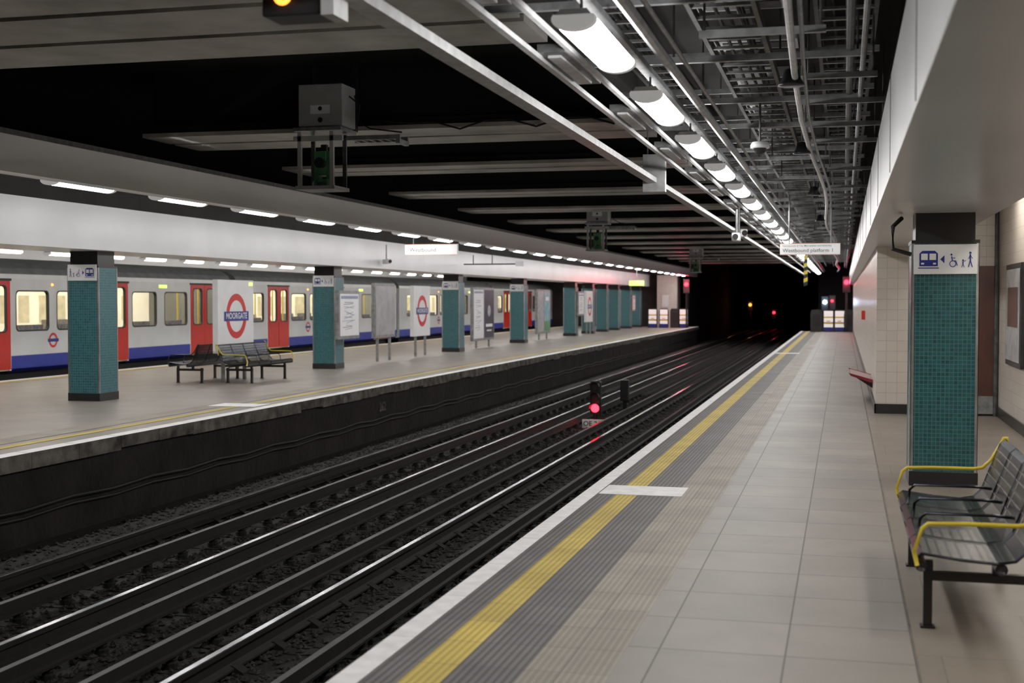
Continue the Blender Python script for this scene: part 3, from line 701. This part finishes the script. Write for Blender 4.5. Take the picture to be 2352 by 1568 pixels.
rr = roundel_board(60.0, 61.5, X=-11.7)
poster_board(73.1, 74.1, 1.0, 1.9, ['sign_white'], X=-11.6, leg=False, label='small white notice on the side of teal pillar')

def hang_sign(loc, w, h, lines, hang):
    e = empty('platform_sign', loc, 'white hanging sign with orange line naming the platform', 'sign', 'hanging platform signs')
    b = B(); b.box(-w/2, w/2, -.05, .05, 0, h, 'sign_lit'); b.obj('sign_panel', e, bevel=.004)
    for z0, z1 in ((0, .04), (.95, 1)):
        b = B(); b.rect2(-w/2, w/2, z0*h, z1*h, 'orange', -.053); b.obj('orange_band', e)
    for s_, size, x, z in lines: text(e, s_, size, (x, -.055, z), 'black', .005, 'LEFT')
    for x in (-w*.35, w*.35):
        b = B(); b.tube([(x, 0, h), (x, 0, h+hang)], .012, 'galv'); b.obj('hanger', e)
hang_sign((-.545, 22, 2.38), .96, .19, [('Hammersmith & City, Metropolitan and Circle line', .038, -.44, .145), ('Westbound platform 1', .088, -.44, .068)], .8)
hang_sign((-8.94, 27.9, 2.64), 1.22, .24, [('Westbound', .13, -.5, .11)], .35)
b = B(); b.box(-.9, .9, -.02, .02, 0, .04, 'black_paint'); b.tube([(-.6, 0, .02), (-.6, 0, .3)], .015, 'black_paint'); b.tube([(0, 0, .02), (0, 0, .3)], .015, 'black_paint'); b.box(.75, 1.0, -.1, .1, -.05, .1, 'sign_white')
thing(b, 'camera_bracket', 'black bracket bar carrying a white camera on the clad beam', 'bracket', loc=(-10.4, 38.5, 2.7))
cctv((-11.3, 31.5, 2.62), .8)
e = empty('exit_sign', (-9.6, 62, 2.3), 'lit green and yellow exit sign hanging over the island platform', 'sign')
b = B(); b.box(-.35, .35, -.06, .06, 0, .24, 'green_glow'); b.obj('lit_panel', e)
b = B(); b.tube([(0, 0, .24), (0, 0, .9)], .015, 'galv'); b.obj('hanger', e)
b = B(); b.line2((-.05, .12), (.2, .12), .03, 'sign_white', -.065); b.p2([(.2, .05), (.3, .12), (.2, .19)], 'sign_white', -.065); b.obj('arrow', e)

def barrier(loc, colors=True):
    e = empty('platform_barrier', loc, 'grey platform end gate with yellow, blue and red safety notice', 'barrier', 'platform end gates')
    b = B(); b.prism([(-.28, 0), (.28, 0), (.28, 1.0), (.2, 1.12), (-.2, 1.12), (-.28, 1.0)], 'y', -.05, .05, 'dark_metal'); b.obj('gate', e)
    b = B()
    if colors:
        for z0, z1, m in ((.78, 1.06, 'sign_lit'), (.7, .78, 'yellow_paint'), (.5, .7, 'sign_lit'), (.4, .48, 'yellow_paint'), (.24, .4, 'sign_lit'), (.06, .22, 'sign_blue')): b.rect2(-.22, .22, z0, z1, m, -.055)  # white bands glow a little through their material; the notices are no lamps
        b.rect2(-.1, .1, .53, .57, 'sign_red', -.058)
    else: b.rect2(-.2, .2, .3, .9, 'black', -.055)
    b.obj('notice', e)
for x, c in ((-10.75, True), (-10.1, True), (-9.45, False), (-8.95, True)): barrier((x, 75.5, 0), c)
for x, c in ((-.75, True), (-.2, True), (.2, False), (-1.35, False)): barrier((x, 68, 0), c)
b = B(); b.box(-10.6, -10.2, 78.35, 78.4, 1.2, 1.9, 'sign_white'); thing(b, 'notice', 'small white notice on the end wall', 'notice')
def far_signal(loc, mat, r, lab, cols, off=(0, -.35, 0)):
    e = empty('railway_signal', loc, lab, 'signal')
    b = B(); b.box(-.18, .18, 0, .2, -.5, .3, 'black_paint'); b.obj('signal_head', e, bevel=.02)
    b = B(); b.lathe([(r*.8, -.05), (r, -.01)], (0, 0, 0), mat, 18, 'y'); b.obj('lens', e)
    b = B(); b.tube([(0, .1, -loc[2] if loc[1] < 79 and (loc[0] < -8.6 or loc[0] > -2) else ZB-loc[2]), (0, .1, -.4)], .05, 'black_paint'); b.obj('post', e)
    l = bpy.data.lights.new('signal_lamp', 'POINT'); l.energy = cols[0]; l.color = cols[1]; l.shadow_soft_size = .1
    o = bpy.data.objects.new('signal_lamp', l); col.objects.link(o); o.parent = e; o.location = off
far_signal((-8.75, 75, 2.5), 'red_glow', .11, 'red signal light at the end of the island platform', (90, (1, .03, .1)), (-.1, -2.0, .2))
far_signal((.12, 67.5, 2.5), 'red_glow', .11, 'red signal light at the platform end', (28, (1, .03, .1)))
far_signal((-1.0, 73, 1.5), 'blue_glow', .1, 'small blue white lamp at the tunnel mouth', (20, (.5, .7, 1)))
far_signal((-7.4, 108, 1.2), 'amber_glow', .12, 'orange lamp in the dark tunnel', (4, (1, .5, .2)))
far_signal((-5.6, 110, .55), 'red_glow', .09, 'red lamp in the dark tunnel', (4, (1, .05, .1)))
far_signal((-.62, 73.4, 1.56), 'red_glow', .06, 'small red lamp by the tunnel mouth', (4, (1, .05, .1)))

# ------------------------------------------------------------------ train
def carriage(y0):
    L = 14.3
    e = empty('train_carriage', (-17.5, y0, 0), 'white underground train carriage with red doors and blue skirt', 'train carriage', 'carriages of the stationary train')
    doors = [2.95, 7.75, 12.6]; hw = .82
    wins = [(.95, 1.85), (3.97, 5.15), (5.5, 6.7), (8.77, 9.95), (10.4, 11.6)]
    b = B()
    edges = [0]
    for d in doors: edges += [d-hw, d+hw]
    edges.append(L)
    for i in range(0, len(edges), 2):
        a, c = edges[i], edges[i+1]
        ws = [w for w in wins if w[0] > a and w[1] < c]
        ya = a
        for w in ws:
            y1, y2 = w[0]-.06, w[1]+.06
            if y1 > ya: b.poly([(0, ya, .42), (0, y1, .42), (0, y1, 2.1), (0, ya, 2.1)], 'train_grey')
            b.holed(0, y1, y2, .42, 2.1, w[0], w[1], .97, 1.82, .1, 'train_grey'); ya = y2
        b.poly([(0, ya, .42), (0, c, .42), (0, c, 2.1), (0, ya, 2.1)], 'train_grey')
        b.poly([(0, a, .14), (0, c, .14), (0, c, .42), (0, a, .42)], 'train_blue')
        b.poly([(-.12, a, .05), (-.12, c, .05), (0, c, .14), (0, a, .14)], 'train_blue')
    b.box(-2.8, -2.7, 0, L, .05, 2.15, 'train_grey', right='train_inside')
    b.poly([(0, 0, .1), (0, 0, 2.1), (-2.8, 0, 2.1), (-2.8, 0, .1)], 'train_grey'); b.poly([(0, L, .1), (0, L, 2.1), (-2.8, L, 2.1), (-2.8, L, .1)], 'train_grey')
    b.poly([(-.02, 0, .1), (-.02, L, .1), (-2.7, L, .1), (-2.7, 0, .1)], 'dark_metal')
    b.obj('body', e)
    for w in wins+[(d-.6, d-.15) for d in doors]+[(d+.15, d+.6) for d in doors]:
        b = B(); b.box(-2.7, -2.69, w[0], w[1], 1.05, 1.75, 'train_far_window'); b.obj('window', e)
    b = B(); b.poly([(-.05, .05, 2.09), (-.05, L-.05, 2.09), (-2.7, L-.05, 2.09), (-2.7, .05, 2.09)], 'train_inside'); b.obj('interior_ceiling', e)
    for xx in (-1.8, -.8):
        b = B(); b.box(xx, xx+.2, .3, L-.3, 2.04, 2.08, 'train_lamp'); b.obj('interior_light', e)
    prof = [(0, 2.1), (-.02, 2.2), (-.1, 2.33), (-.3, 2.46), (-.8, 2.57), (-1.4, 2.6), (-2, 2.57), (-2.5, 2.46), (-2.7, 2.33), (-2.8, 2.1)]
    mats = ['train_grey']+[None]*9
    b = B(); b.prism(prof, 'y', 0, L, 'train_roof', mats); b.obj('roof', e)
    for d in doors:
        for sgn in (-1, 1):
            ya, yb = (d-hw+.03, d-.008) if sgn < 0 else (d+.008, d+hw-.03)
            b = B(); b.holed(.015, ya, yb, .13, 2.05, ya+.15, yb-.15, .96, 1.93, .09, 'train_red', depth=.05); b.poly([(-.02, ya, .13), (.015, ya, .13), (.015, ya, 2.05), (-.02, ya, 2.05)], 'train_red'); b.poly([(-.02, yb, .13), (.015, yb, .13), (.015, yb, 2.05), (-.02, yb, 2.05)], 'train_red')
            b.obj('door', e, label='red sliding door leaf with tall window')
        b = B(); b.box(0, .03, d-hw-.0, d+hw, 2.05, 2.1, 'black'); b.box(-.02, .0, d-hw, d-hw+.03, .1, 2.05, 'sign_white'); b.box(-.02, .0, d+hw-.03, d+hw, .1, 2.05, 'sign_white'); b.obj('door_frame', e)
    for yy in (1.4, 4.6, 6.1, 9.3, 11):
        b = B(); b.box(-2.6, -2.2, yy-.5, yy+.5, .35, .55, 'seat_cloth'); b.box(-2.65, -2.5, yy-.5, yy+.5, .55, 1.12, 'seat_cloth'); b.obj('seat', e)
        b = B(); b.box(-.5, -.2, yy-.5, yy+.5, .35, .55, 'seat_cloth'); b.box(-.2, -.1, yy-.5, yy+.5, .55, 1.08, 'seat_cloth'); b.obj('seat', e)
    for yy in (2.3, 3.6, 4.4, 7.1, 8.4, 9.2, 12, 13.2):
        b = B(); b.tube([(-.5, yy, .1), (-.5, yy, 2.08)], .022, 'yellow_paint', 8); b.obj('grab_pole', e)
    b = B(); b.box(-2.5, -.25, .6, L-.6, -.8, .08, 'black'); b.obj('underframe', e)
    for yy in (2.2, 3.8, 10.6, 12.2):
        b = B(); b.lathe([(.38, -.06), (.38, .06)], (-.6, yy, -.55), 'dark_metal', 20, 'x'); b.obj('wheel', e)
    b = B(); b.prism([(-.25, .1), (-.1, .3), (-.1, 1.9), (-.3, 2.3), (-2.5, 2.3), (-2.7, 1.9), (-2.7, .3), (-2.5, .1)], 'y', L, L+.35, 'black'); b.obj('gangway', e)
    for yy in (5.3, 10.18):
        b = B(); b.lathe([(.03, 0), (.02, .03)], (.0, yy, 1.98), 'amber_glow', 10, 'x'); b.obj('indicator_light', e)
    b = B(); b.box(.0, .015, 10.1, 10.5, 1.95, 2.03, 'green_glow'); b.obj('destination_display', e)
    m = empty('emblem', (0, 0, 0), '', ''); del m['label']; del m['category']; m.parent = e; m.location = (.006, 5.32, .72); m.rotation_euler = (0, 0, pi/2)
    b = B(); b.ring2((0, 0), .115, .17, 'sign_red', 0, 30); b.obj('emblem_ring', m)
    b = B(); b.rect2(-.21, .21, -.035, .035, 'sign_blue', -.004); b.obj('emblem_bar', m)
    return e
c0 = carriage(21.0)
for k in range(1, 4): dup(c0, (-17.5, 21.0+14.65*k, 0))
bpy.context.view_layer.update()

e = empty('wall_marking', (LE-.075, 23.5, -.4), 'faded white painted number on the sooty platform wall', 'marking', rotz=pi/2)
text(e, '262', .24, (0, -.01, 0), 'coping', .02)
b = B(); b.tube([(.5, 12.3, 2.38), (.42, 12.2, 2.3), (.42, 12.2, 2.1), (.58, 12.2, 2.05)], .02, 'black'); thing(b, 'cable', 'black cable looping from beam to pillar', 'cable')
b = B(); b.box(-.04, .04, -.1, .1, 0, .2, 'sign_red'); thing(b, 'call_point', 'red emergency call point on tiled wall', 'call point', loc=(.42, 30, 1.2), bevel=.01)

# ------------------------------------------------------------------ world, camera
w = bpy.data.worlds.new('w'); sc.world = w; w.use_nodes = True
w.node_tree.nodes['Background'].inputs[0].default_value = (.01, .01, .012, 1); w.node_tree.nodes['Background'].inputs[1].default_value = .3
cd = bpy.data.cameras.new('camera'); cam = bpy.data.objects.new('camera', cd); col.objects.link(cam)
cam.location = (0, 0, 1.65); cam.rotation_euler = (math.radians(90-1.85), 0, math.radians(14.25))
cd.sensor_width = 36; cd.lens = 3000/2352*36; cd.clip_start = .05; cd.clip_end = 400
cd.dof.use_dof = True; cd.dof.focus_distance = 13; cd.dof.aperture_fstop = 2.4
sc.camera = cam
sc.view_settings.view_transform = 'Standard'
sc.view_settings.exposure = .04
sc.view_settings.gamma = 1.12
